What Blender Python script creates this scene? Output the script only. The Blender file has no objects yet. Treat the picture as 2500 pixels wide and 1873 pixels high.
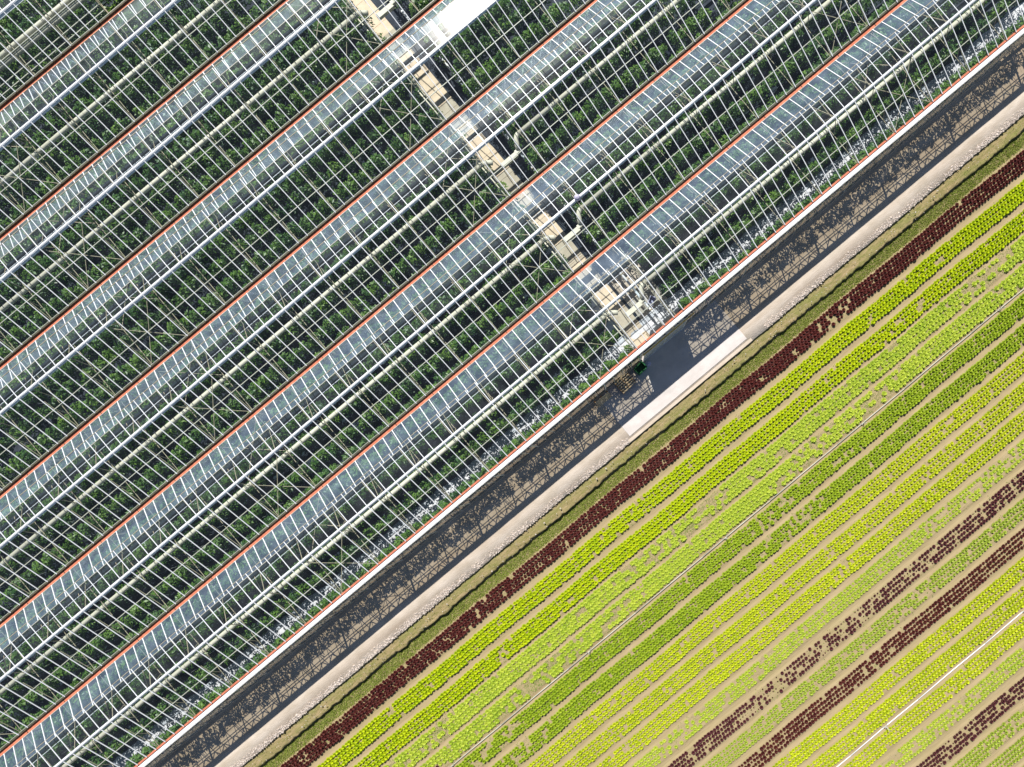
import bpy, math, random
import numpy as np
from mathutils import Vector
PI = math.pi
R = math.radians
random.seed(7); rng = np.random.default_rng(7)
scene = bpy.context.scene

# ------------------------------------------------------------------ camera, sky, sun, exposure
CAM_H, FPX = 48.4, 1667.0
NX, NY = 1530.0, 1110.0            # where the plumb line under the drone falls in the 2500x1873 frame
TH = math.atan(0.834)              # direction of the greenhouse spans
cd = bpy.data.cameras.new('camera'); cam = bpy.data.objects.new('camera', cd)
scene.collection.objects.link(cam); scene.camera = cam
cam.location = (0, 0, CAM_H); cam.rotation_euler = (0, 0, 0)
cd.sensor_width = 36; cd.lens = 36 * FPX / 2500; cd.clip_end = 2000
cd.shift_x = -(NX - 1250) / 2500; cd.shift_y = (NY - 936.5) / 2500

SUN_EL = R(54.7); SX, SY = -0.33, 0.944           # horizontal direction towards the sun
w = bpy.data.worlds.new('World'); scene.world = w; w.use_nodes = True
nt = w.node_tree; sky = nt.nodes.new('ShaderNodeTexSky'); sky.sky_type = 'NISHITA'; sky.sun_disc = False
sky.sun_elevation = SUN_EL; sky.sun_rotation = math.atan2(SX, SY); sky.air_density = 1.0; sky.dust_density = 0.5
nt.links.new(sky.outputs[0], nt.nodes['Background'].inputs[0]); nt.nodes['Background'].inputs[1].default_value = 0.055
sl = bpy.data.lights.new('sun', 'SUN'); so = bpy.data.objects.new('sun', sl); scene.collection.objects.link(so)
sl.energy = 4.8; sl.angle = R(0.53); sl.color = (1.0, 0.955, 0.88)
sd = Vector((SX * math.cos(SUN_EL), SY * math.cos(SUN_EL), math.sin(SUN_EL)))
so.rotation_euler = sd.to_track_quat('Z', 'Y').to_euler(); so.location = (-20, 40, 60)
scene.view_settings.view_transform = 'Standard'; scene.view_settings.look = 'None'
scene.view_settings.exposure = 0.46; scene.view_settings.gamma = 1
scene.render.engine = 'CYCLES'
cy = scene.cycles
cy.max_bounces = 8; cy.diffuse_bounces = 3; cy.glossy_bounces = 3; cy.transparent_max_bounces = 24
cy.caustics_reflective = False; cy.caustics_refractive = False; cy.sample_clamp_indirect = 6

# ------------------------------------------------------------------ helpers
# every thing is modelled in the greenhouse frame (u along the spans, w across them towards the sun side, z up)
CT, ST = math.cos(TH), math.sin(TH)
C = scene.collection
def W2(u, wv, z=0.0): return (u * CT - wv * ST, u * ST + wv * CT, z)
def link(o, parent=None):
    C.objects.link(o)
    if parent: o.parent = parent
    return o
def tagp(o, label=None, cat=None, group=None, kind=None):
    if label: o['label'] = label
    if cat: o['category'] = cat
    if group: o['group'] = group
    if kind: o['kind'] = kind
    return o
def thing(name, label, cat, u=0, wv=0, z=0, group=None, rz=0):
    o = link(bpy.data.objects.new(name, None)); o.empty_display_size = .3
    o.location = W2(u, wv, z); o.rotation_euler = (0, 0, TH + rz)
    return tagp(o, label, cat, group)

class MB:
    def __init__(s): s.v = []; s.f = []; s.n = 0
    def add(s, vs, fs):
        n = s.n; s.v.extend(vs); s.n += len(vs); s.f.extend([tuple(i + n for i in f) for f in fs])
    def box(s, a, b):
        (x0, y0, z0), (x1, y1, z1) = a, b
        s.add([(x0,y0,z0),(x1,y0,z0),(x1,y1,z0),(x0,y1,z0),(x0,y0,z1),(x1,y0,z1),(x1,y1,z1),(x0,y1,z1)],
              [(3,2,1,0),(4,5,6,7),(0,1,5,4),(1,2,6,5),(2,3,7,6),(3,0,4,7)])
    def bar(s, p, q, wd, ht=None, up=(0,0,1)):
        p = Vector(p); q = Vector(q); d = (q - p).normalized(); ht = ht or wd
        sdv = d.cross(Vector(up))
        if sdv.length < 1e-4: sdv = d.cross(Vector((1,0,0)))
        sdv.normalize(); upv = sdv.cross(d)
        vs = []
        for e in (p, q):
            for a, b in ((-1,-1),(1,-1),(1,1),(-1,1)):
                vs.append(tuple(e + sdv * (a * wd / 2) + upv * (b * ht / 2)))
        s.add(vs, [(0,1,2,3),(7,6,5,4),(0,4,5,1),(1,5,6,2),(2,6,7,3),(3,7,4,0)])
    def tube(s, pts, r, seg=8, cap=True):
        pts = [Vector(p) for p in pts]; rings = []
        for i, p in enumerate(pts):
            d = (pts[min(i+1, len(pts)-1)] - pts[max(i-1, 0)]).normalized()
            a = d.cross(Vector((0,0,1)))
            if a.length < 1e-3: a = d.cross(Vector((1,0,0)))
            a.normalize(); b = a.cross(d)
            rr = r[i] if isinstance(r, (list, tuple)) else r
            rings.append([tuple(p + a * (math.cos(2*PI*k/seg) * rr) + b * (math.sin(2*PI*k/seg) * rr)) for k in range(seg)])
        vs = [v for rg in rings for v in rg]; fs = []
        for i in range(len(pts) - 1):
            for k in range(seg):
                k2 = (k + 1) % seg
                fs.append((i*seg+k, i*seg+k2, (i+1)*seg+k2, (i+1)*seg+k))
        if cap: fs += [tuple(range(seg))[::-1], tuple((len(pts)-1)*seg + k for k in range(seg))]
        s.add(vs, fs)
    def build(s, name, m, parent=None, smooth=False):
        me = bpy.data.meshes.new(name); me.from_pydata(s.v, [], s.f); me.materials.append(m); me.validate()
        if smooth: me.shade_smooth()
        o = link(bpy.data.objects.new(name, me), parent)
        if not parent: o.rotation_euler = (0, 0, TH)
        return o
def quads(name, V, m, parent=None, tint=None, smooth=False, F=None):
    """fast mesh from numpy: V (n,3); F (m,4) or consecutive quads"""
    V = np.asarray(V, dtype=np.float32).reshape(-1, 3)
    if F is None: F = np.arange(len(V)).reshape(-1, 4)
    F = np.asarray(F, dtype=np.int32)
    me = bpy.data.meshes.new(name)
    me.vertices.add(len(V)); me.vertices.foreach_set('co', V.ravel())
    me.loops.add(F.size); me.loops.foreach_set('vertex_index', F.ravel())
    me.polygons.add(len(F)); me.polygons.foreach_set('loop_start', np.arange(0, F.size, F.shape[1], dtype=np.int32))
    if tint is not None:
        at = me.attributes.new('tint', 'FLOAT', 'POINT'); at.data.foreach_set('value', np.asarray(tint, dtype=np.float32).ravel())
    me.update(calc_edges=True); me.materials.append(m)
    if smooth: me.shade_smooth()
    if parent == 'mesh': return me
    o = link(bpy.data.objects.new(name, me), parent)
    if not parent: o.rotation_euler = (0, 0, TH)
    return o

# visible extent along u of a line w = const at height z (with a margin for a side step)
def urange(wv, z, mg=3.5):
    s = FPX / (CAM_H - z); us = []
    v = -wv * s
    # image: x = NX + u*ct + v*st ; y = NY - u*st + v*ct (pixels)
    lo, hi = -1e9, 1e9
    for a, b, L, Hh in ((CT, NX + v*ST, 0, 2500), (-ST, NY + v*CT, 0, 1873)):
        t0, t1 = (L - b) / a, (Hh - b) / a
        if t0 > t1: t0, t1 = t1, t0
        lo = max(lo, t0); hi = min(hi, t1)
    if hi < lo: m_ = (lo + hi) / 2; lo = hi = m_
    return lo / s - mg, hi / s + mg

# ------------------------------------------------------------------ materials
def mat(name, col, rough=.6, metal=0, noise=0, scale=3, col2=None, bump=0, bscale=30, spec=.4, tint=None, detail=5, aniso=None, patch=None):
    m = bpy.data.materials.new(name); m.use_nodes = True; n = m.node_tree.nodes; l = m.node_tree.links
    p = n['Principled BSDF']; p.inputs['Roughness'].default_value = rough; p.inputs['Metallic'].default_value = metal
    p.inputs['Specular IOR Level'].default_value = spec
    tc = n.new('ShaderNodeTexCoord'); mp = n.new('ShaderNodeMapping'); l.new(tc.outputs['Object'], mp.inputs[0])
    if aniso: mp.inputs['Scale'].default_value = aniso
    out = None
    if col2 is None: col2 = tuple(c * (1 - noise) for c in col)
    if noise or col2 != col:
        t = n.new('ShaderNodeTexNoise'); t.inputs['Scale'].default_value = scale; t.inputs['Detail'].default_value = detail
        t.inputs['Roughness'].default_value = .65
        l.new(mp.outputs[0], t.inputs[0])
        r = n.new('ShaderNodeValToRGB'); r.color_ramp.elements[0].position = .36; r.color_ramp.elements[1].position = .64
        r.color_ramp.elements[0].color = (*col2, 1); r.color_ramp.elements[1].color = (*col, 1)
        l.new(t.outputs[0], r.inputs[0]); out = r.outputs[0]
    if patch:                          # broad stains and worn or weedy patches
        mp2 = n.new('ShaderNodeMapping'); mp2.inputs['Scale'].default_value = patch[2]; l.new(tc.outputs['Object'], mp2.inputs[0])
        t3 = n.new('ShaderNodeTexNoise'); t3.inputs['Scale'].default_value = .9; t3.inputs['Detail'].default_value = 7; t3.inputs['Roughness'].default_value = .62
        l.new(mp2.outputs[0], t3.inputs[0]); r3 = n.new('ShaderNodeMapRange'); l.new(t3.outputs[0], r3.inputs[0])
        r3.inputs[1].default_value = .45; r3.inputs[2].default_value = .72; r3.inputs[3].default_value = 0; r3.inputs[4].default_value = min(1, patch[1] * 2.2)
        mx3 = n.new('ShaderNodeMix'); mx3.data_type = 'RGBA'; l.new(r3.outputs[0], mx3.inputs[0]); l.new(out, mx3.inputs[6]); mx3.inputs[7].default_value = (*patch[0], 1)
        out = mx3.outputs[2]
    if tint:
        a = n.new('ShaderNodeAttribute'); a.attribute_name = 'tint'
        mx = n.new('ShaderNodeMix'); mx.data_type = 'RGBA'; l.new(a.outputs['Fac'], mx.inputs[0])
        if out: l.new(out, mx.inputs[6])
        else: mx.inputs[6].default_value = (*col, 1)
        mx.inputs[7].default_value = (*tint, 1); out = mx.outputs[2]
    if out: l.new(out, p.inputs['Base Color'])
    else: p.inputs['Base Color'].default_value = (*col, 1)
    if bump:
        t2 = n.new('ShaderNodeTexNoise'); t2.inputs['Scale'].default_value = bscale; t2.inputs['Detail'].default_value = 6
        l.new(mp.outputs[0], t2.inputs[0]); b = n.new('ShaderNodeBump'); b.inputs['Strength'].default_value = bump
        b.inputs['Distance'].default_value = .05; l.new(t2.outputs[0], b.inputs['Height']); l.new(b.outputs[0], p.inputs['Normal'])
    return m
def leafmat(name, col, tint, trans=.25, rough=.55, spec=.3):
    m = mat(name, col, rough=rough, spec=spec, tint=tint)
    n = m.node_tree.nodes; l = m.node_tree.links; p = n['Principled BSDF']; o = n['Material Output']
    tr = n.new('ShaderNodeBsdfTranslucent'); mx = n.new('ShaderNodeMixShader'); mx.inputs[0].default_value = trans
    l.new(p.inputs['Base Color'].links[0].from_socket, tr.inputs[0])
    l.new(p.outputs[0], mx.inputs[1]); l.new(tr.outputs[0], mx.inputs[2]); l.new(mx.outputs[0], o.inputs[0])
    return m
def glass(name, ior, rough, dust, dust_sky_col=(.72,.8,.9), tintc=(.93,.96,.97), gcol=(1,1,1)):
    m = bpy.data.materials.new(name); m.use_nodes = True; n = m.node_tree.nodes; l = m.node_tree.links
    n.remove(n['Principled BSDF']); o = n['Material Output']
    t = n.new('ShaderNodeBsdfTransparent'); t.inputs[0].default_value = (*tintc, 1)
    d = n.new('ShaderNodeBsdfDiffuse'); d.inputs[0].default_value = (*dust_sky_col, 1)
    g = n.new('ShaderNodeBsdfGlossy'); g.inputs['Roughness'].default_value = rough; g.inputs[0].default_value = (*gcol, 1)
    # Schlick reflectance on |cos|, the same from both sides of the thin pane
    f0 = ior; ge = n.new('ShaderNodeNewGeometry'); dt = n.new('ShaderNodeVectorMath'); dt.operation = 'DOT_PRODUCT'
    l.new(ge.outputs['Incoming'], dt.inputs[0]); l.new(ge.outputs['Normal'], dt.inputs[1])
    def mth(op, a, b=None):
        q = n.new('ShaderNodeMath'); q.operation = op
        for i_, x_ in enumerate((a, b)):
            if x_ is None: continue
            if isinstance(x_, (int, float)): q.inputs[i_].default_value = x_
            else: l.new(x_, q.inputs[i_])
        return q.outputs[0]
    ab = mth('ABSOLUTE', dt.outputs['Value']); om = mth('SUBTRACT', 1.0, ab); p5 = mth('POWER', om, 5.0)
    fac = mth('ADD', mth('MULTIPLY', p5, 1 - f0), f0)
    tc = n.new('ShaderNodeTexCoord')
    ns = n.new('ShaderNodeTexNoise'); ns.inputs['Scale'].default_value = .9; ns.inputs['Detail'].default_value = 6; ns.inputs['Roughness'].default_value = .7
    l.new(tc.outputs['Object'], ns.inputs[0])
    mr = n.new('ShaderNodeMapRange'); mr.inputs[1].default_value = .35; mr.inputs[2].default_value = .7
    mr.inputs[3].default_value = dust * .45; mr.inputs[4].default_value = dust * 1.8; l.new(ns.outputs[0], mr.inputs[0])
    m1 = n.new('ShaderNodeMixShader'); l.new(mr.outputs[0], m1.inputs[0]); l.new(t.outputs[0], m1.inputs[1]); l.new(d.outputs[0], m1.inputs[2])
    m2 = n.new('ShaderNodeMixShader'); l.new(fac, m2.inputs[0]); l.new(m1.outputs[0], m2.inputs[1]); l.new(g.outputs[0], m2.inputs[2])
    l.new(m2.outputs[0], o.inputs[0])
    return m
M = {}
M['soil'] = mat('soil', (.36,.285,.165), .95, patch=((.27,.24,.10), .16, (.35,2.2,1)), col2=(.31,.24,.135), scale=2.2, bump=.5, bscale=9, spec=.1, detail=9, aniso=(.25,1.6,1))
M['farsoil'] = mat('far_soil', (.36,.30,.17), .95, col2=(.2,.26,.08), scale=.05, spec=.1)
M['road'] = mat('road_dust', (.62,.54,.46), .9, col2=(.48,.41,.33), patch=((.42,.33,.25), .35, (.12,1.7,1)), scale=1.3, bump=.35, bscale=14, spec=.15, detail=9, aniso=(.5,1,1))
M['pad'] = mat('pad_concrete', (.62,.57,.55), .85, patch=((.47,.44,.42), .5, (.5,1,1)), col2=(.54,.50,.48), scale=1.1, bump=.15, bscale=20, spec=.2, detail=8)
M['verge'] = mat('verge_earth', (.35,.265,.15), .95, patch=((.19,.20,.06), .6, (.35,1.8,1)), col2=(.20,.175,.07), scale=4, bump=.9, bscale=7, spec=.1, detail=9, aniso=(.4,1.4,1))
M['floor'] = mat('floor_dark', (.05,.06,.08), .9, col2=(.025,.03,.04), scale=2, bump=.3, bscale=8, spec=.15)
M['film'] = mat('floor_film', (.72,.72,.76), .6, col2=(.45,.45,.48), scale=3, bump=.6, bscale=5)
M['path'] = mat('path_concrete', (.74,.60,.45), .85, col2=(.62,.49,.36), scale=1.6, bump=.1, bscale=20, spec=.2)
M['stone'] = mat('stone', (.68,.60,.55), .9, col2=(.42,.36,.31), scale=7, spec=.2)
M['white'] = mat('white_paint', (.82,.83,.86), .35, noise=.12, scale=4)
M['bar'] = mat('glazing_aluminium', (.80,.82,.86), .33, noise=.1, scale=2)
M['steel'] = mat('galvanised_steel', (.42,.37,.26), .6, metal=.0, noise=.25, scale=5)
M['rail'] = mat('pale_rail', (.50,.48,.40), .45, noise=.2, scale=4)
M['rust'] = mat('rusty_gutter', (.70,.235,.145), .85, col2=(.50,.15,.085), scale=4.5, spec=.2, detail=8)
M['gutter'] = mat('gutter_shade_and_joints', (.10,.085,.05), .7, noise=.5, scale=5)  # dark tone paints gutter shade onto the lip; the joints share it
M['duct'] = mat('beige_duct', (.72,.68,.55), .55, noise=.16, scale=1.5)
M['seam'] = mat('duct_seam', (.28,.26,.19), .7)
M['dark'] = mat('dark_screen', (.015,.03,.04), .8, noise=.4, scale=6)
M['wood'] = mat('pallet_wood', (.66,.56,.42), .85, col2=(.50,.40,.27), scale=6, spec=.15, aniso=(.5,5,5))
M['woodo'] = mat('pallet_wood_inner', (.45,.22,.07), .85, col2=(.28,.13,.05), scale=6, spec=.15)
M['green'] = mat('green_plastic', (.01,.16,.05), .4, noise=.2, scale=3)
M['lav'] = mat('pale_plastic', (.55,.52,.68), .45, noise=.2, scale=5)
M['ochre'] = mat('ochre_paint', (.55,.36,.06), .6, noise=.3, scale=4)
M['yellow'] = mat('yellow_tape', (.75,.72,.03), .5, noise=.1, scale=4)
M['string'] = mat('white_string', (.75,.77,.78), .6)
M['gl_low'] = glass('roof_glass_lower', .19, .10, .09, dust_sky_col=(.66,.82,1.0), tintc=(.88,.95,1.0), gcol=(.72,.86,1.0))  # blue-white sky reflection is partly painted in through the dust colour
M['glare_film'] = glass('sun_glare_film', .008, .36, .022, tintc=(.93,.98,1.0))  # for the film added to carry sun glare below the roof glass
M['gl_flap'] = glass('roof_glass_flap', .03, .06, .025)
M['gl_dark'] = glass('roof_glass_south', .028, .08, .012, tintc=(.93,.97,.97))
M['gl_wall'] = glass('wall_glass', .07, .1, .05, tintc=(.62,.56,.46))
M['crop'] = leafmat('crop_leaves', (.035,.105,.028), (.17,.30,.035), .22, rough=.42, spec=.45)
M['grass'] = leafmat('grass_blades', (.20,.28,.035), (.42,.44,.12), .25)
M['weed'] = leafmat('weed_leaves', (.16,.27,.04), (.34,.42,.09), .25)
LET = dict(
    crimson=dict(m=leafmat('crimson_leaves', (.060,.010,.010), (.125,.028,.022), .08), r=.158, h=.21, form='frill'),
    butter=dict(m=leafmat('butter_leaves', (.32,.46,.004), (.58,.66,.008), .2), r=.160, h=.20, form='cup'),
    frilly=dict(m=leafmat('frilly_leaves', (.27,.40,.025), (.52,.60,.065), .2), r=.195, h=.19, form='star'),
    green=dict(m=leafmat('green_leaves', (.22,.34,.012), (.40,.51,.03), .2), r=.160, h=.22, form='frill'),
    lime=dict(m=leafmat('lime_leaves', (.34,.44,.010), (.60,.66,.022), .2), r=.142, h=.16, form='cup'),
    pale=dict(m=leafmat('pale_leaves', (.26,.36,.03), (.43,.53,.07), .2), r=.135, h=.16, form='frill'),
    purple=dict(m=leafmat('purple_leaves', (.060,.014,.018), (.12,.032,.038), .08), r=.130, h=.18, form='frill'))

# ------------------------------------------------------------------ ground, road, verge, field
ZV, ZF = -0.20, -0.54              # verge lies one step below the road, the field one more
KF = (CAM_H - ZF) / CAM_H
def plane(name, u0, u1, w0, w1, z, m, kind='structure'):
    b = MB(); b.add([(u0,w0,z),(u1,w0,z),(u1,w1,z),(u0,w1,z)], [(0,1,2,3)]); return tagp(b.build(name, m), kind=kind)
g = plane('ground', -400, 400, -400, 400, -.75, M['farsoil'])
V_GUT = [-4.69 - 6.403 * k for k in range(9)]      # distances v = -w of the gutters
PADU0, PADU1 = 1.0, 11.8

def sheet(name, us, vs, zf, m, wob=None):
    U, V = np.meshgrid(us, vs, indexing='ij')
    Z = zf(U, V)
    P = np.stack([U, -V, Z], -1).reshape(-1, 3); nu, nv = U.shape
    i = np.arange(nu - 1)[:, None] * nv + np.arange(nv - 1)[None, :]
    F = np.stack([i, i + 1, i + nv + 1, i + nv], -1).reshape(-1, 4)
    return tagp(quads(name, P, m, F=F, smooth=False), kind='structure')
def sn(x, seed):                      # cheap smooth 1-D noise
    r_ = np.random.default_rng(seed); y = 0 * x
    for k, a in ((.25, .5), (.9, .3), (2.3, .2), (5.1, .12)):
        y = y + a * np.sin(x * k * (1 + .2 * r_.random()) + r_.random() * 7)
    return y
# road: from under the greenhouse wall out to a broken edge
us = np.arange(-58, 50, .2)
edge = -.50 + .045 * sn(us * 2, 3) + .03 * rng.normal(size=len(us)).cumsum().clip(-1, 1) * .3
P = []; 
def strip_mesh(name, rows, m, kind='structure'):
    """rows: list of (v array, z array) over us"""
    nu = len(us); P = np.concatenate([np.stack([us, -v_, z_], -1) for v_, z_ in rows]); F = []
    for r_ in range(len(rows) - 1):
        i = np.arange(nu - 1) + r_ * nu
        F.append(np.stack([i, i + nu, i + nu + 1, i + 1], -1))
    o = quads(name, P, m, F=np.concatenate(F)); return tagp(o, kind=kind)
one = np.ones_like(us)
strip_mesh('road', [(one * -4.75, 0 * one), (one * -3.2, .012 * sn(us, 8)), (one * -1.8, .02 * sn(us * 1.2, 9)), (edge, .01 * sn(us * 3, 4)), (edge + .015, one * ZV - .1)], M['road'])
dedge = .33 + .07 * sn(us * 1.7, 21) + .035 * rng.normal(size=len(us))
dz = .03 * sn(us * 2.1, 5)
strip_mesh('verge', [(edge - .1, one * ZV - .02), (edge + .1, one * ZV + .01 + .02 * rng.normal(size=len(us))), (edge * .5 + dedge * .5, one * ZV + .03 * rng.normal(size=len(us)) - .02),
                     (dedge - .1, one * ZV + .03 * rng.normal(size=len(us))), (dedge, one * ZV - .02 + dz), (dedge + .03, one * ZF - .1)], M['verge'])
BEDS = [(1.85,'crimson'),(3.5,'butter'),(5.16,'butter'),(6.62,'frilly'),(8.17,'frilly'),(9.78,'green'),(11.4,'green'),
        (12.96,'lime'),(14.56,'lime'),(16.1,'lime'),(17.7,'pale2'),(19.35,'purple'),(20.9,'pale'),(22.5,'crimson2'),(24.1,'lime'),(25.65,'lime'),
        (27.3,'lime'),(28.9,'pale2'),(30.6,'mix'),(32.2,'pale'),(33.8,'pale'),(35.4,'pale'),(37.0,'lime')]
BEDS = [(v * KF, k) for v, k in BEDS]
def bend(u): return .0 + .22 * np.clip((u - 22) / 18, 0, 2) ** 2
def field_z(U, V):
    z = np.zeros_like(U)
    for v, k in BEDS:
        d = np.abs(V - v - bend(U))
        z = np.maximum(z, .055 * (1 - np.clip((d - .58) / .12, 0, 1)))
    return ZF + z + .008 * rng.normal(size=U.shape)
sheet('field_soil', np.arange(-60, 52, .4), np.arange(.25, 46, .085), field_z, M['soil'])
# concrete pad at the door
b = MB(); b.box((PADU0, .86, -.25), (PADU1, 4.70, .035)); tagp(b.build('concrete_pad', M['pad']), kind='structure')
b = MB()
for q in (.52, .6): pass
b.box((PADU0 - .3, .50, -.25), (PADU1 + .25, .72, .012)); tagp(b.build('kerb_strip', M['road']), kind='structure')
# greenhouse floor, crosswise concrete path, white film
plane('greenhouse_floor', -56, 48, 4.72, 60, .004, M['floor'])
b = MB(); wv = 4.95
while wv < 58:
    L = random.uniform(1.9, 2.1); b.box((5.3, wv, .004), (6.68, wv + L - .02, .05 + random.uniform(0, .006))); wv += L
tagp(b.build('concrete_path', M['path']), kind='structure')
b = MB(); b.box((6.9, 4.95, .004), (9.3, 11.0, .02)); tagp(b.build('path_apron', M['road']), kind='structure')
uu = np.arange(-50, 48, .25); L_ = 5.55 + .12 * sn(uu * 2, 31); H_ = 6.65 + .15 * sn(uu * 2.2, 32)
P = np.concatenate([np.stack([uu, L_, .02 + 0 * uu], -1), np.stack([uu, (L_ + H_) / 2, .05 + .03 * rng.random(len(uu))], -1), np.stack([uu, H_, .02 + 0 * uu], -1)])
i = np.arange(len(uu) - 1); n_ = len(uu)
tagp(quads('floor_film', P, M['film'], F=np.concatenate([np.stack([i, i+1, i+1+n_, i+n_], -1), np.stack([i+n_, i+1+n_, i+1+2*n_, i+2*n_], -1)])), kind='structure')

# rubble along the road edge
def stones(n, ulo, uhi, vlo, vhi, smin, smax, name, skip=None):
    V = []
    base = np.array([(-1,-1,-1),(1,-1,-1),(1,1,-1),(-1,1,-1),(-1,-1,1),(1,-1,1),(1,1,1),(-1,1,1)], float)
    fc = np.array([(3,2,1,0),(4,5,6,7),(0,1,5,4),(1,2,6,5),(2,3,7,6),(3,0,4,7)])
    P = []; F = []; c = 0
    for _ in range(n):
        u = rng.uniform(ulo, uhi)
        if skip and skip[0] < u < skip[1]: continue
        if rng.random() > .72 + .45 * float(sn(np.array(u * .7), 91)): continue
        t = rng.beta(2.2, 1.6); v = vlo + (vhi - vlo) * t
        s = rng.uniform(smin, smax) * (1 if rng.random() > .12 else 1.7); a = rng.uniform(0, PI)
        q = base * np.array([s, s * rng.uniform(.5, .9), s * rng.uniform(.35, .6)]) * (1 + rng.uniform(-.3, .3, (8, 3)))
        x = q[:, 0] * math.cos(a) - q[:, 1] * math.sin(a); y = q[:, 0] * math.sin(a) + q[:, 1] * math.cos(a)
        P.append(np.stack([x + u, y - v, q[:, 2] + s * .15], -1)); F.append(fc + c); c += 8
    return tagp(quads(name, np.concatenate(P), M['stone'], F=np.concatenate(F)), kind='stuff')
stones(15000, -50, 46, -1.0, -.47, .012, .036, 'gravel', skip=(PADU0 - .2, PADU1 + 1.5))
stones(700, -50, 46, -.45, .35, .012, .03, 'gravel_crumbs')

# ------------------------------------------------------------------ grass and weeds
def blades(name, pts, size, m, zbase, flat=.5):
    n = len(pts); a = rng.uniform(0, 2*PI, n); L = size * rng.uniform(.5, 1.5, n); wd = L * .28
    lean = rng.uniform(.3, 1.0, n) * flat * 2
    d = np.stack([np.cos(a), np.sin(a)], -1); s = np.stack([-d[:, 1], d[:, 0]], -1)
    p = np.asarray(pts); z0 = zbase
    A = np.concatenate([p - s * wd[:, None] / 2, np.full((n, 1), z0)], 1)
    B = np.concatenate([p + s * wd[:, None] / 2, np.full((n, 1), z0)], 1)
    hz = (L * rng.uniform(.35, .8, n))[:, None]
    D = np.concatenate([p + s * wd[:, None] * .35 + d * (L * lean * .6)[:, None], z0 + hz], 1)
    E = np.concatenate([p - s * wd[:, None] * .35 + d * (L * lean * .6)[:, None], z0 + hz], 1)
    V = np.stack([A, B, D, E], 1).reshape(-1, 3)
    t = np.repeat(np.clip(rng.normal(.4, .3, n), 0, 1), 4)
    return tagp(quads(name, V, m, tint=t), kind='stuff')
n = 120000; u = rng.uniform(-52, 48, n); v = rng.uniform(.42, 1.3, n)
k = rng.random(n) < (1.0 - ((v - .8) / .55) ** 2) * 1.5 + .4 * sn(u * 1.3, 77)
blades('grass', np.stack([u[k], -v[k]], -1), .10, M['grass'], ZF)
n = 26000; u = rng.uniform(-52, 48, n); v = rng.uniform(-.45, .3, n)
k = rng.random(n) < .35 + .5 * sn(u * .9 + v * 3, 78)
blades('verge_grass', np.stack([u[k], -v[k]], -1), .05, M['grass'], ZV, .7)

# ------------------------------------------------------------------ lettuces
def rosette(r, h, form, rg):
    V = []; F = []; T = []
    def leaf(a, r0, r1, z0, z1, z2, wd, t, nl=3):
        base = len(V)
        for i in range(nl):
            f = i / (nl - 1); rad = r0 + (r1 - r0) * f
            z = z0 + (z1 - z0) * math.sin(f * PI / 2) if i < nl - 1 else z2
            ww = wd * (.55 + .9 * f - .55 * f * f)
            for j, s in enumerate((-1, 0, 1)):
                aa = a + s * ww / max(rad, .03) * .5
                rr = rad * (1 - .06 * abs(s)) * (1 + rg.uniform(-.07, .07) * (form != 'cup'))
                V.append((rr * math.cos(aa), rr * math.sin(aa), z + (.12 * h * abs(s) if form != 'star' else -.1 * h * abs(s)) + rg.uniform(-.05, .05) * h * (1.6 if form == 'frill' else .5)))
                T.append(min(1, max(0, t + rg.uniform(-.1, .1) + .15 * f)))
        for i in range(nl - 1):
            for j in range(2):
                q = base + i * 3 + j; F.append((q, q + 1, q + 4, q + 3))
    n1 = {'cup': 7, 'frill': 8, 'star': 7}[form]; a0 = rg.uniform(0, 6)
    spread = {'cup': 1.15, 'frill': 1.0, 'star': .8}[form]
    for i in range(n1):
        leaf(a0 + i * 2*PI/n1 + rg.uniform(-.1, .1), r * .15, r * rg.uniform(.93, 1.07), h * .12, h * .62, h * (.50 if form == 'cup' else .45), 2*PI*r/n1 * spread, .2)
    n2 = 5; a0 = rg.uniform(0, 6)
    for i in range(n2):
        leaf(a0 + i * 2*PI/n2 + rg.uniform(-.15, .15), r * .1, r * rg.uniform(.60, .72), h * .45, h * .92, h * (.95 if form != 'cup' else 1.0), 2*PI*r*.66/n2 * spread, .5)
    n3 = 3
    for i in range(n3):
        leaf(a0 + .5 + i * 2*PI/n3, r * .02, r * .32, h * .6, h * .95, h * 1.0, 2*PI*r*.3/n3, .85)
    return np.array(V), np.array(F), np.array(T)
VAR = {}
for key, d in LET.items():
    rg = random.Random(hash_seed := sum(map(ord, key)))
    VAR[key] = [rosette(d['r'], d['h'], d['form'], rg) for _ in range(8)]

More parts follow.
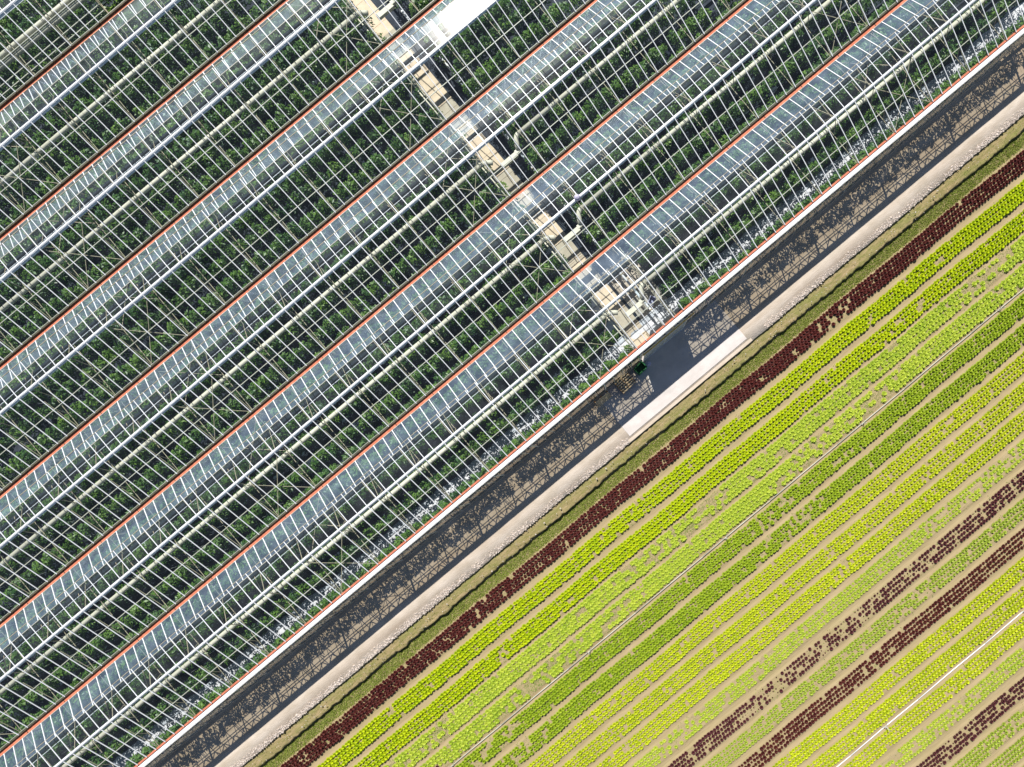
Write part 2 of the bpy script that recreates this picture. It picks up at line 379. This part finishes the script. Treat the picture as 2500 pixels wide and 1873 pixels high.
heads = {k: [] for k in LET}     # (u, v, scale, angle, variant, tintshift, bed)
weeds = []
def bedpatch(u, seed): return sn(u * .8, seed)
for bi, (bv, kind) in enumerate(BEDS):
    u0, u1 = urange(-bv, ZF, 1.5)
    rows, pitch = 4, .262
    if kind in ('butter', 'crimson'): pitch = .275
    if kind == 'frilly': pitch = .31
    rsp = .305 if bv < 12 else .30
    if kind == 'frilly': rsp = .32
    for r_ in range(rows):
        off = (r_ - 1.5) * rsp; u = u0 + (r_ % 2) * pitch / 2; miss_run = 0
        while u < u1:
            u += pitch * rng.uniform(.97, 1.03)
            pn = float(bedpatch(np.array(u + off * 2), 100 + bi)); key = kind; drop = .012; sc = 1.0
            if kind in ('lime',): drop = .012 if pn < .7 else .14
            if kind == 'butter': drop = .003 if pn < .62 else .22
            if kind == 'crimson': drop = .008 if pn < .6 else .2
            if kind == 'crimson2': key = 'crimson'; sc = .84; drop = .02 if pn < .6 else .25
            if kind == 'frilly': drop = .04 if pn < .25 else (.3 if pn < .6 else .6)
            if kind == 'green': drop = .01 if pn < .5 else .35
            if kind == 'pale': drop = .05 if pn < .5 else .3; sc = 1.0
            if kind == 'pale2': key = 'frilly'; sc = .74; drop = .05 if pn < .3 else .38
            if kind == 'purple': drop = .16 if pn < .1 else .42
            if kind == 'mix':
                key = 'purple' if u < 24.5 + off else 'frilly'; sc = 1.0 if key == 'purple' else .74; drop = .12
            if kind == 'frilly' and bv > 8 and u < -24.5 and off > 0 : key = 'purple' if rng.random() < .6 else 'frilly'; drop = .45
            if miss_run > 0 and kind in ('butter', 'green', 'frilly'): miss_run -= 1; lost = rng.random() < .7
            else: lost = rng.random() < drop
            if lost:
                if miss_run == 0 and rng.random() < .2: miss_run = 2
                for _ in range(3 if kind in ('frilly', 'butter', 'green') else 1): weeds.append((u + rng.normal(0, .1), -(bv + off + rng.normal(0, .1))))
                if key == 'purple' and rng.random() < .6: sc = .4
                else: continue
            if rng.random() < .05: sc *= rng.uniform(.55, .8)
            sc *= float(np.clip(rng.normal(1, .09), .7, 1.22)) * (1 + .06 * float(sn(np.array(u * .5), 500 + bi)))
            heads[key].append((u + rng.normal(0, .012), bv + off + rng.normal(0, .014) + float(bend(np.array(u))) + .03 * math.sin(u * .6 + bi), sc, rng.uniform(0, 6.28), int(rng.integers(8)), float(rng.normal(0, .15) + .12 * sn(np.array(u * .4 + r_), 600 + bi)), bi))

def bed_name(bi):
    return ['first', 'second', 'third', 'fourth', 'fifth', 'sixth', 'seventh', 'eighth', 'ninth', 'tenth', 'eleventh', 'twelfth', 'thirteenth', 'fourteenth', 'fifteenth',
            'sixteenth', 'seventeenth', 'eighteenth', 'nineteenth', 'twentieth', 'twenty first', 'twenty second', 'twenty third'][bi]
LDESC = dict(crimson=('dark crimson lettuce head with ruffled leaves', 'crimson_lettuce'), butter=('bright yellow-green butterhead lettuce', 'butterhead_lettuce'),
             frilly=('large pale frilly lettuce', 'frilly_lettuce'), green=('mid green leafy lettuce head', 'green_lettuce'),
             lime=('small lime yellow lettuce head', 'lime_lettuce'), pale=('small pale green lettuce head', 'pale_lettuce'), purple=('small dark purple lettuce head', 'purple_lettuce'))
for key, hs in heads.items():
    d = LET[key]
    # the 300 heads nearest the camera's foot stand as objects, all in one stretch of one bed
    order = sorted(range(len(hs)), key=lambda i: (hs[i][6] != min(h[6] for h in hs if True), 0) if False else (hs[i][0] - 2) ** 2 + 6 * (hs[i][1] - min(h[1] for h in hs)) ** 2)
    solo = set(order[:300]); rest = [h for i, h in enumerate(hs) if i not in solo]
    meshes = [quads(LDESC[key][1], Vv, d['m'], 'mesh', tint=np.clip(T + .1 * (j - 3.5) / 3.5, 0, 1), F=Fv) for j, (Vv, Fv, T) in enumerate(VAR[key])]
    for i in order[:300]:
        u, v, sc, an, vr, ts, bi = hs[i]
        o = bpy.data.objects.new(LDESC[key][1], meshes[vr]); C.objects.link(o)
        o.location = W2(u, -v, ZF + .05); o.rotation_euler = (0, 0, an); o.scale = (sc, sc, sc)
        o['label'] = LDESC[key][0] + ' midway along the %s bed from the verge' % bed_name(bi)
        o['category'] = 'lettuce'; o['group'] = '%s heads in the %s bed' % (LDESC[key][1].replace('_', ' '), bed_name(bi))
    P = []; F = []; T = []; c = 0
    for vr in range(8):
        sel = [h for h in rest if h[4] == vr]
        if not sel: continue
        A = np.array([h[:4] + (h[5],) for h in sel]); Vv, Fv, Tv = VAR[key][vr]
        ca, sa = np.cos(A[:, 3]), np.sin(A[:, 3]); S = A[:, 2]
        X = (Vv[None, :, 0] * ca[:, None] - Vv[None, :, 1] * sa[:, None]) * S[:, None] + A[:, 0:1]
        Y = (Vv[None, :, 0] * sa[:, None] + Vv[None, :, 1] * ca[:, None]) * S[:, None] - A[:, 1:2]
        Z = Vv[None, :, 2] * S[:, None] + ZF + .05
        P.append(np.stack([X, Y, Z], -1).reshape(-1, 3)); nv = len(Vv)
        F.append((Fv[None] + (np.arange(len(sel)) * nv)[:, None, None]).reshape(-1, 4) + c); c += nv * len(sel)
        T.append(np.clip(Tv[None] + A[:, 4:5], 0, 1).ravel())
    if P:
        o = quads(LDESC[key][1] + '_field', np.concatenate(P), d['m'], tint=np.concatenate(T), F=np.concatenate(F))
        tagp(o, {'crimson': 'dark crimson lettuces filling the rest of their beds', 'butter': 'bright yellow-green butterheads filling the rest of their beds',
                 'frilly': 'pale frilly lettuces filling the rest of their beds', 'green': 'mid green lettuces filling the rest of their beds',
                 'lime': 'lime yellow lettuces filling the rest of their beds', 'pale': 'small pale green lettuces filling the rest of their beds',
                 'purple': 'dark purple lettuces filling the rest of their beds'}[key], 'lettuce', kind='stuff')
# weeds and seedlings among the heads
W_ = np.array(weeds); W_ = np.repeat(W_, 5, 0) + rng.normal(0, .07, (len(W_) * 5, 2))
ex = []
for bi, (bv, kind) in enumerate(BEDS):
    u0, u1 = urange(-bv, ZF, 1.5); dens = {'frilly': 420, 'crimson': 110, 'crimson2': 45, 'butter': 50, 'green': 90, 'purple': 45}.get(kind, 30)
    n = int((u1 - u0) * dens); q = np.stack([rng.uniform(u0, u1, n), -(bv + rng.uniform(-.6, .6, n))], -1)
    ex.append(q[rng.random(n) < .6 + .5 * sn(q[:, 0] * 1.1, 300 + bi)])
W_ = np.concatenate([W_] + ex)
blades('weeds', W_, .075, M['weed'], ZF + .045, .8)

# ------------------------------------------------------------------ irrigation pipes with sprinkler stands
def irrigation(v, u0, u1, stands, label, mt):
    t = thing('irrigation_pipe', label, 'pipe', 0, -v * KF, ZF)
    b = MB(); u = u0
    while u < u1:
        e = min(u + 6.25, u1); b.tube([(u, .01 * math.sin(u), .10), ((u+e)/2, .015, .085), (e, .01 * math.sin(e), .10)], .040, 8); u = e
    b.build('pipe_run', mt, t, True)
    for s in stands:
        b = MB(); b.tube([(s, 0, .10), (s, 0, .75)], .022, 8); b.tube([(s, 0, .75), (s + .03, .02, .86)], [.03, .015], 8)
        h = b.build('sprinkler', M['white'], t)
        b = MB()
        for a in (.5, 2.6, 4.2): b.tube([(s, 0, .45), (s + .34 * math.cos(a), .34 * math.sin(a), -.03)], .012, 6)
        b.box((s - .11, -.05, .07), (s + .11, .05, .14)); b.build('tripod', M['rail'], h)
def upx(x, y, s=34.13): return (CT * (x - NX) - ST * (y - NY)) / s
irrigation(9.0, -38, 44, [upx(1103, 1868), upx(1438, 1590), upx(1769, 1310), upx(2100, 1026), upx(2439, 755)], 'long grey irrigation pipe between the frilly beds and the mid green beds', M['rail'])
irrigation(26.5, -14, 28, [upx(2161, 1772), upx(2500, 1490)], 'long white irrigation pipe crossing the lime yellow beds near the bottom corner', M['white'])

# ------------------------------------------------------------------ greenhouse
ZG, ZR, HALF = 4.2, 5.65, 3.2015
BP = .7775; UB0 = 1.80 - BP * 80        # glazing bar pitch; frames every fourth bar
GH = thing('greenhouse', 'long glass greenhouse of many parallel spans with open ridge vents and rusty gutters', 'greenhouse', 0, 0, 0)
def sub(o, label): o['label'] = label; return o
NS = 8
rj = np.random.default_rng(5)
def barrange(wv, z):
    lo, hi = urange(wv, z, 3.5); k0 = math.floor((lo - UB0) / BP); k1 = math.ceil((hi - UB0) / BP)
    k0 -= k0 % 4; k1 += (-k1) % 4
    return k0, k1
for k in range(NS + 1):                                        # gutters
    if k > 7: break
    wg = -V_GUT[k]; lo, hi = urange(wg, ZG, 4)
    b = MB()
    if k == 0:
        b.box((lo, wg + .10, ZG - .16), (hi, wg + .16, ZG + .08)); b.box((lo, wg + .06, ZG - .06), (hi, wg + .10, ZG - .02))
        b.box((lo, wg + .16, ZG + .02), (hi, wg + .22, ZG + .06))
        o = b.build('gutter', M['rust'], GH); sub(o, 'outermost gutter with a broad white fascia')
        b = MB(); b.box((lo, wg - .17, ZG - .02), (hi, wg + .06, ZG + .01)); b.box((lo, wg - .21, ZG - .30), (hi, wg - .19, ZG - .02)); b.build('fascia', M['white'], o)
    else:
        b.box((lo, wg - .10, ZG - .12), (hi, wg + .11, ZG - .05))
        b.box((lo, wg - .12, ZG - .12), (hi, wg - .10, ZG - .04))
        o = b.build('gutter', M['rust'], GH)
        b = MB(); b.box((lo, wg + .11, ZG - .12), (hi, wg + .22, ZG + .08)); b.build('gutter_lip', M['gutter'], o)  # dark lip widens the shaded band of the gutter by its colour
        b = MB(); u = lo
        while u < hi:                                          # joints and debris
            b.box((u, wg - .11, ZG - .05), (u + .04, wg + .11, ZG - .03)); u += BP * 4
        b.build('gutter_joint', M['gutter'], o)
        b = MB()
        b.bar((lo, wg - .16, ZG + .03), (hi, wg - .16, ZG + .03), .035); b.bar((lo, wg + .24, ZG + .06), (hi, wg + .24, ZG + .06), .03)
        b.build('gutter_rail', M['rail'], o)
FT = .5                                                        # the flap covers the upper half of the sunny slope
for k in range(NS):
    wg0 = -V_GUT[k]; wr = wg0 + HALF; wg1 = wg0 + 2 * HALF
    lo, hi = urange(wr, ZR, 4); k0, k1 = barrange(wr, ZR)
    if k1 - k0 < 8: k0, k1 = k0 - 4, k1 + 4
    # ridge
    b = MB(); lo = UB0 + k0 * BP; hi = UB0 + k1 * BP
    b.box((lo, wr - .045, ZR - .16), (hi, wr + .045, ZR + .03))
    b.add([(lo, wr - .11, ZR - .10), (hi, wr - .11, ZR - .10), (hi, wr - .01, ZR + .06), (lo, wr - .01, ZR + .06)], [(0,1,2,3)])
    b.add([(lo, wr - .01, ZR + .06), (hi, wr - .01, ZR + .06), (hi, wr + .08, ZR + .055), (lo, wr + .08, ZR + .055)], [(0,1,2,3)])
    b.build('ridge_beam', M['bar'] , GH)
    # shaded slope (towards the field side)
    wa, wb = wr - .06, wg0 + .14; za, zb = ZR - .02, ZG + .10
    G = []; bars = MB()
    for j in range(k0, k1):
        u0, u1 = UB0 + j * BP, UB0 + (j + 1) * BP
        mid = (wa + wb) / 2, (za + zb) / 2
        for (w0, z0), (w1, z1) in (((wa, za), mid), (mid, (wb, zb))):
            e = rj.uniform(-.008, .008, 4)
            G += [(u0, w0, z0 + e[0]), (u0, w1, z1 + e[1]), (u1, w1, z1 + e[2]), (u1, w0, z0 + e[3])]
        bars.bar((u0, wa, za + .015), (u0, wb, zb + .015), .047, .04)
    o = quads('roof_slope', G, M['gl_dark'], GH); sub(o, 'clear glass slope facing the field')
    bars.build('glazing_bars', M['bar'], o)
    b = MB(); b.bar((lo, (wa+wb)/2, (za+zb)/2 - .04), (hi, (wa+wb)/2, (za+zb)/2 - .04), .045); b.build('purlin', M['rail'], o)
    # sunny slope: fixed lower half
    wa, za = wr + HALF * FT, ZR - (ZR - ZG) * FT
    wb, zb = wg1 - .17, ZG + .05
    G = []; bars = MB()
    for j in range(k0, k1):
        u0, u1 = UB0 + j * BP, UB0 + (j + 1) * BP; e = rj.uniform(-.012, .012, 4)
        G += [(u0, wb, zb + e[0]), (u0, wa, za + e[1]), (u1, wa, za + e[2]), (u1, wb, zb + e[3])]
        bars.bar((u0, wa, za + .015), (u0, wb, zb + .015), .050, .04)
    o = quads('roof_slope', G, M['gl_low'], GH); sub(o, 'reflecting lower glass slope below the open vents')
    bars.build('glazing_bars', M['bar'], o)
    b = MB(); b.bar((lo, wa - .01, za), (hi, wa - .01, za), .035, .05); b.build('purlin', M['rail'], o)
    # open ridge vent (flap hinged on the ridge, raised level)
    wf = wr + 1.66; zf = ZR + .02
    G = []; bars = MB()
    for j in range(k0, k1):
        u0, u1 = UB0 + j * BP, UB0 + (j + 1) * BP; e = rj.uniform(-.012, .012, 4)
        G += [(u0, wf, zf + e[0]), (u0, wr + .09, ZR + .03 + e[1]), (u1, wr + .09, ZR + .03 + e[2]), (u1, wf, zf + e[3])]
        bars.bar((u0, wr + .09, ZR + .045), (u0, wf, zf + .015), .042, .035)
    v_ = quads('ridge_vent', G, M['gl_flap'], GH); bars.build('vent_bars', M['bar'], v_)
    b = MB(); b.bar((lo, wf, zf), (hi, wf, zf), .03, .04); b.build('vent_edge', M['steel'], v_)
    # level film added for its sun glare; beside it the rolled bundle and tube
    G = []
    for j in range(k0, k1):
        u0, u1 = UB0 + j * BP, UB0 + (j + 1) * BP; e = rj.uniform(-.02, .02, 4); za = 4.10
        G += [(u0, wg1 - .2, za + e[0]), (u0, wg1 - 1.56, za + e[1]), (u1, wg1 - 1.56, za + e[2]), (u1, wg1 - .2, za + e[3])]
    quads('added_glare_film', G, M['glare_film'], GH)
    b = MB(); b.tube([(lo, wg1 - 1.60, 4.05), (hi, wg1 - 1.60, 4.05)], .13, 6); b.build('rolled_screen', M['dark'], GH)
    b = MB(); b.bar((lo, wg1 - 1.80, 4.1), (hi, wg1 - 1.80, 4.1), .03); b.build('screen_tube', M['white'], GH)
    if k == 6:
        b = MB()
        for q, z in ((.75, 4.1), (1.25, 4.1), (2.3, 4.1), (2.45, 4.1)): b.bar((lo, wg0 + q, z), (hi, wg0 + q, z), .05)
        b.build('screen_tube', M['rail'], GH)
# frames: one truss at every fourth bar, right across each span
ntr = 0
for k in range(NS):
    wg0 = -V_GUT[k]; wr = wg0 + HALF; wg1 = wg0 + 2 * HALF; k0, k1 = barrange(wr, 4.5)
    fr = [(abs(UB0 + j * BP - 2) , j) for j in range(k0, k1 + 1) if j % 4 == 0]
    rest = None
    for dist, j in sorted(fr):
        u = UB0 + j * BP + .05; b = MB()
        b.bar((u, wg0 + .2, 4.02), (u, wg1 - .2, 4.02), .035); 
        b.bar((u, wg0 + .25, 4.12), (u, wr - .9, ZR - .45), .035)
        b.bar((u + .06, wr - .55, 4.05), (u + .06, wr - .05, ZR - .2), .035); b.bar((u + .06, wr + .55, 4.05), (u + .06, wr + .05, ZR - .2), .035)
        b.bar((u - .16, wr + .1, ZR - .15), (u - .16, wr + 1.45, ZR - .06), .035)                # vent arms
        b.bar((u - .10, wr + .15, ZR - .15), (u - .28, wr + 1.35, 4.7), .03)
        b.bar((u - .22, wg1 - .9, 4.35), (u - .22, wg1 - .2, 4.12), .04); b.bar((u + .02, wr + .05, ZR - .18), (u + .02, wr + 1.7, 4.15), .035)
        b.bar((u, wg0 + 1.3, 4.02), (u, wg0 + 1.65, 4.75), .03)
        if j % 8 == 0:
            b.bar((u, wg0, 0), (u, wg0, ZG - .13), .09, .09, (1, 0, 0))
        if ntr < 100: b.build('truss', M['steel'], GH); ntr += 1
        else:
            if rest is None: rest = MB()
            n0 = rest.n; rest.v.extend(b.v); rest.n += b.n; rest.f.extend([tuple(i + n0 for i in f) for f in b.f])
    if rest: tagp(rest.build('truss_row', M['steel'], GH), kind='stuff')
    # wind bracing crosses
    for uc in (3.355, 3.355 - 7 * 4 * BP, 3.355 + 8 * 4 * BP, 3.355 - 15 * 4 * BP):
        lo, hi = urange(wr, 4.5, 4)
        if not lo < uc < hi: continue
        b = MB(); ua, ub = uc - 1.555, uc + 1.555
        for (w0, z0), (w1, z1) in (((wg0 + .2, 4.15), (wr - .1, ZR - .25)), ((wr + .1, 4.1), (wg1 - .2, 4.1))):
            b.bar((ua, w0, z0), (ub, w1, z1), .032); b.bar((ub, w0, z0), (ua, w1, z1 - .02), .032)
        b.build('wind_brace', M['steel'], GH)
# outer wall
lo, hi = urange(4.45, 3, 5); wW = 4.43
DU0, DU1 = 5.1, 8.9
b = MB()
for a, c in ((lo, DU0), (DU1, hi)): b.add([(a, wW, .35), (c, wW, .35), (c, wW, 4.0), (a, wW, 4.0)], [(0,1,2,3)])
wl = b.build('wall_glass', M['gl_wall'], GH)
b = MB(); u = UB0
while u < hi:
    if u > lo and not DU0 < u < DU1: b.bar((u, wW, .3), (u, wW, 4.0), .03 if round((u - UB0) / BP) % 4 else .08, .04, (0, 1, 0))
    u += BP
for z in (2.7, 3.95): b.bar((lo, wW + .05, z), (hi, wW + .05, z), .035)
b.build('mullions', M['bar'], wl)
b = MB(); b.box((lo, wW - .06, 0), (DU0, wW + .10, .35)); b.box((DU1, wW - .06, 0), (hi, wW + .10, .35)); b.build('plinth', M['road'], wl)
# lattice girder just inside the wall
b = MB(); u = lo; zt, zb2 = 3.88, 3.18
b.bar((lo, 4.62, zt), (hi, 4.62, zt), .04); b.bar((lo, 4.62, zb2), (hi, 4.62, zb2), .045); b.bar((lo, 4.62, 2.90), (hi, 4.62, 2.90), .035)
while u < hi:
    b.bar((u, 4.62, zt), (u + .45, 4.62, zb2), .05); b.bar((u + .45, 4.62, zb2), (u + .9, 4.62, zt), .05); u += .9
b.build('lattice_girder', M['steel'], GH)
# sliding door
b = MB()
for z in (.05, 1.3, 2.3, 3.1): b.bar((DU0 + .1, wW - .10, z), (DU1 - .1, wW - .10, z), .07)
for q in (DU0 + .1, (DU0 + DU1) / 2, DU1 - .1): b.bar((q, wW - .10, .02), (q, wW - .10, 3.15), .07, .05, (0, 1, 0))
dr = b.build('door', M['white'], GH)
b = MB(); b.box((DU0 - .1, wW - .13, 3.25), (DU1 + .5, wW - .07, 3.50)); b.build('door_track', M['ochre'], dr)
b = MB(); b.box((DU0 + .05, wW - .09, .1), (DU1 - .05, wW - .07, 3.9)); b.build('door_panel', M['rail'], dr)
# ventilation cap on the second ridge by the path
b = MB(); wr1 = -V_GUT[2] + HALF - 6.403
pts = [(7.9, wr1, ZR + .05), (7.9, wr1, ZR + .2), (7.9, wr1, ZR + .32), (7.9, wr1, ZR + .38)]
b.tube(pts, [.2, .2, .14, .04], 14); b.build('vent_cap', M['lav'], GH)

# ------------------------------------------------------------------ heating ducts
ORD = ['first', 'second', 'third', 'fourth', 'fifth', 'sixth', 'seventh', 'eighth']
def duct(k, left=True, right=True, dw=0, z=3.66, r=.152, whole=False, mt=None, lab=None):
    wr = -V_GUT[k] + HALF + dw; lo, hi = urange(wr, z, 3.5)
    t = thing('heating_duct', lab or 'beige round heating duct under the %s ridge from the road' % ORD[k], 'duct', 0, wr, z)
    rb = MB()
    def rings(a, c):
        u = a + rj.uniform(.2, .7)
        while u < c:
            rb.tube([(u - .012, 0, 0), (u + .012, 0, 0)], r + .006, 14); u += 1.55 if int(u * 3) % 3 else 1.3
    if whole:
        b = MB(); b.tube([(lo, 0, 0), (hi, 0, 0)], r, 14); b.build('duct_pipe', mt or M['duct'], t, True); rings(lo, hi)
    else:
        if left:
            b = MB(); b.tube([(lo, 0, 0), (4.75, 0, 0)], r, 14); b.build('duct_pipe', M['duct'], t, True); rings(lo, 4.7)
            b = MB(); b.tube([(4.75, 0, 0), (4.95, -.03, -.02), (5.18, -.10, -.04), (5.38, -.24, -.08), (5.52, -.36, -.1)], r + .012, 14); b.build('elbow', M['duct'], t, True)
        if right:
            b = MB(); b.tube([(8.0, 0, 0), (hi, 0, 0)], r, 14); b.build('duct_pipe', M['duct'], t, True); rings(8.1, hi)
            b = MB(); b.tube([(8.0, 0, 0), (7.83, -.04, -.02), (7.68, -.16, -.06), (7.52, -.42, -.15), (7.38, -.68, -.25)], r + .014, 14); b.build('elbow', M['duct'], t, True)
        b = MB(); b.box((5.85, -.98, -.5), (7.15, -.66, -.22)); b.box((7.1, -.85, -.48), (7.45, -.6, -.2))
        b.build('junction_box', M['duct'], t)
        b = MB()
        for q in (5.0, 5.8, 7.6, 8.2): b.bar((q, .05, .1), (q, .02, 1.5), .012)
        b.build('hanger', M['steel'], t)
    rb.build('seams', M['seam'], t, True)
for k in (0, 1, 2): duct(k)
duct(4, right=False); duct(5, whole=True)
duct(6, whole=True)
duct(6, whole=True, dw=-.6, mt=M['rail'], lab='greyish second duct beside the beige one under the seventh ridge')

# ------------------------------------------------------------------ crop rows
POS = [(-2.5, 'beside the field side gutter'), (-1.2, 'under the field side glass slope'), (.3, 'under the ridge beam'), (1.6, 'under the open vents'), (2.85, 'beside the inner gutter')]
POS0 = [(-2.72, 'just inside the outer wall'), (-.95, 'beside the white floor film'), (.3, 'under the ridge beam'), (1.6, 'under the open vents'), (2.85, 'beside the inner gutter')]
def foliage(u0, u1, hw, seed, top=2.75):
    r_ = np.random.default_rng(seed); L = u1 - u0; plants = np.arange(u0, u1, .42)
    plants = plants + r_.normal(0, .07, len(plants)); keep = r_.random(len(plants)) > .04; plants = plants[keep]
    n = len(plants); per = 120
    cu = np.repeat(plants, per); m_ = len(cu)
    side = np.repeat(r_.normal(0, .09, n), per); hgt = np.repeat(r_.normal(0, .16, n), per); big = np.repeat(r_.uniform(.75, 1.2, n), per)
    # clumps inside each plant
    th = r_.uniform(0, 2*PI, m_); rr = np.sqrt(r_.random(m_)); t = r_.random(m_) ** .65
    rad = (.22 + .16 * np.sin(t * PI)) * big
    x = cu + np.cos(th) * rr * rad * 1.15; y = side + np.sin(th) * rr * rad * hw / .33
    z = top * (.45 + .55 * t) + hgt + .12 * (1 - rr)
    s = r_.uniform(.05, .12, m_) * (1 + .3 * (t > .8))
    a = th + r_.normal(0, .6, m_); tilt = r_.uniform(-.3, .9, m_)
    d = np.stack([np.cos(a) * np.cos(tilt), np.sin(a) * np.cos(tilt), -np.sin(tilt)], -1)
    e = np.stack([-np.sin(a), np.cos(a), r_.normal(0, .35, m_)], -1)
    c = np.stack([x, y, z], -1); s = s[:, None]
    V = np.stack([c - d * s * .9, c + e * s * .48 + [0, 0, .012], c + d * s * 1.15, c - e * s * .48 + [0, 0, .012]], 1)
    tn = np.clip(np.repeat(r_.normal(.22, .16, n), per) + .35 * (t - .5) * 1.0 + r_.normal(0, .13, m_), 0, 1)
    return V.reshape(-1, 3), np.repeat(tn, 4)
for k in range(NS):
    wr = -V_GUT[k] + HALF
    for pi_, (off, pn) in enumerate(POS0 if k == 0 else POS):
        wv = wr + off; lo, hi = urange(wv, 2.5, 3.5)
        segs = []
        gl = 5.15 if k else 4.8; gr = 7.7 if k else 9.4
        if lo < gl: segs.append((lo, min(gl, hi), 'left of the path'))
        if hi > gr: segs.append((max(gr, lo), hi, 'right of the path'))
        for si, (a, c, sn_) in enumerate(segs):
            if c - a < 1: continue
            t = thing('crop_row', 'crop row %s, %s span, %s' % (pn, ORD[k], sn_), 'crop row', 0, wv, 0, 'trained crop rows inside the greenhouse')
            hw = .40
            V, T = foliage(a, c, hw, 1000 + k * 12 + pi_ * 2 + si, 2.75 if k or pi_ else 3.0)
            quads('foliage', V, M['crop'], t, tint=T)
            b = MB(); b.box((a, -.10, .35), (c, .10, .45)); b.build('growing_tray', M['dark'], t)
            b = MB(); q = a
            while q < c:
                sw = rj.normal(0, .3); b.bar((q, sw, 2.9), (q + rj.normal(0, .03), sw * .9, 3.7 - rj.uniform(0, .4)), .010); q += rj.uniform(.55, 1.0)
            b.build('strings', M['string'], t)

# ------------------------------------------------------------------ pipes and clutter along the path
def xpipe(u, r, z, w0, w1, lab, m):
    t = thing('cross_pipe', lab, 'pipe', u, 0, z); b = MB(); ww = w0
    while ww < w1: b.tube([(0, ww, 0), (.01 * math.sin(ww), min(ww + 3.2, w1), .01)], r, 10); ww += 3.2
    b.build('pipe_run', m, t, True)
    b = MB(); ww = w0 + 1.5
    while ww < w1: b.tube([(0, ww, 0), (0, ww + .1, 0)], r * 1.25, 10); ww += 3.2
    b.build('coupling', M['steel'], t, True)
xpipe(7.75, .085, .9, 5.1, 50, 'thick white water pipe on the right of the concrete path', M['white'])
xpipe(8.55, .04, 1.3, 5.1, 50, 'thin beige pipe right beside the thick white pipe', M['duct'])
xpipe(8.75, .04, 1.3, 5.1, 50, 'thin beige pipe farthest right of the concrete path', M['duct'])
xpipe(4.85, .045, 2.9, 5.1, 50, 'thin beige pipe along the left edge of the concrete path', M['duct'])
xpipe(5.02, .03, 2.9, 5.1, 50, 'thinnest pale pipe just left of the concrete path', M['rail'])
# crates standing on the path
def crate(u, wv, z, sx, sy, h, m, lab, rz=0):
    t = thing('crate', lab, 'crate', u, wv, z, rz=rz); b = MB(); e = .02
    b.box((-sx/2, -sy/2, 0), (sx/2, sy/2, .02))
    b.box((-sx/2, -sy/2, .02), (sx/2, -sy/2 + e, h)); b.box((-sx/2, sy/2 - e, .02), (sx/2, sy/2, h))
    b.box((-sx/2, -sy/2 + e, .02), (-sx/2 + e, sy/2 - e, h)); b.box((sx/2 - e, -sy/2 + e, .02), (sx/2, sy/2 - e, h))
    b.build('crate_body', m, t)
    b = MB(); b.box((-sx/2 - .02, -sy/2 - .02, h), (sx/2 + .02, -sy/2 + .03, h + .025)); b.box((-sx/2 - .02, sy/2 - .03, h), (sx/2 + .02, sy/2 + .02, h + .025))
    b.box((-sx/2 - .02, -sy/2 + .03, h), (-sx/2 + .03, sy/2 - .03, h + .025)); b.box((sx/2 - .03, -sy/2 + .03, h), (sx/2 + .02, sy/2 - .03, h + .025))
    b.build('rim', m, t)
crate(8.3, 7.2, .02, .6, .4, .3, M['lav'], 'pale plastic crate inside the first span right of the path', .5)
crate(8.6, 26.4, .02, .55, .4, .32, M['white'], 'small white crate right of the path in the fourth span')
crate(4.62, 4.02, .04, .75, .55, .62, M['green'], 'dark green plastic bin standing on the pad beside the pallets', .12)
t = thing('plastic_bag', 'crumpled pale lilac plastic bag lying right of the green bin', 'bag', 5.22, 3.98, .035)
vs = []; fs = []
for i in range(7):
    for j in range(10):
        ph = i / 6 * PI / 2; rr = .22 * math.cos(ph) * (1 + random.uniform(-.25, .25)); vs.append((rr * math.cos(j*.628) * 1.2, rr * math.sin(j*.628), .17 * math.sin(ph) + random.uniform(0, .02)))
for i in range(6):
    for j in range(10): fs.append((i*10+j, i*10+(j+1)%10, (i+1)*10+(j+1)%10, (i+1)*10+j))
b = MB(); b.add(vs, fs); b.build('bag_body', M['lav'], t)
# pallets
def pallet(name, lab, u, wv, z, rz=0, tilt=None, group=None, top=True):
    t = thing(name, lab, 'pallet', u, wv, z, group, rz)
    if tilt: t.rotation_euler[0] = tilt
    for q in range(6):
        b = MB(); y = -.48 + q * .172; b.box((-.6, y, .12), (.6, y + .10, .142)); b.build('slat', M['wood'], t)
    b = MB()
    for x in (-.6, -.05, .5): b.box((x, -.48, .098), (x + .1, .48, .12)); b.box((x, -.48, 0), (x + .1, .48, .02))
    b.build('cross_board', M['woodo'], t)
    b = MB()
    for x in (-.6, -.05, .5):
        for y in (-.48, -.06, .38): b.box((x, y, .02), (x + .1, y + .1, .098))
    b.build('block', M['woodo'], t)
NM = ['lowest', 'second lowest', 'third lowest', 'second topmost', 'topmost']
for q in range(5): pallet('pallet', '%s wooden pallet of the stack on the concrete pad' % NM[q], 3.15 + random.uniform(-.02, .02), 3.92 + random.uniform(-.02, .02), .036 + q * .1425, .06 + random.uniform(-.02, .02), group='stacked pallets on the pad')
pallet('pallet', 'dark weathered wooden pallet leaning on the wall left of the stack', 1.2, 4.12, .45, 0, R(68))
# yellow insect tape under the fourth span vents
t = thing('insect_tape', 'long narrow yellow insect tape hung under the open vents', 'tape', 0.3, 22.5, 3.6)
b = MB(); b.bar((-1.5, 0, 0), (1.5, 0, .03), .06, .02); b.build('tape_strip', M['yellow'], t)
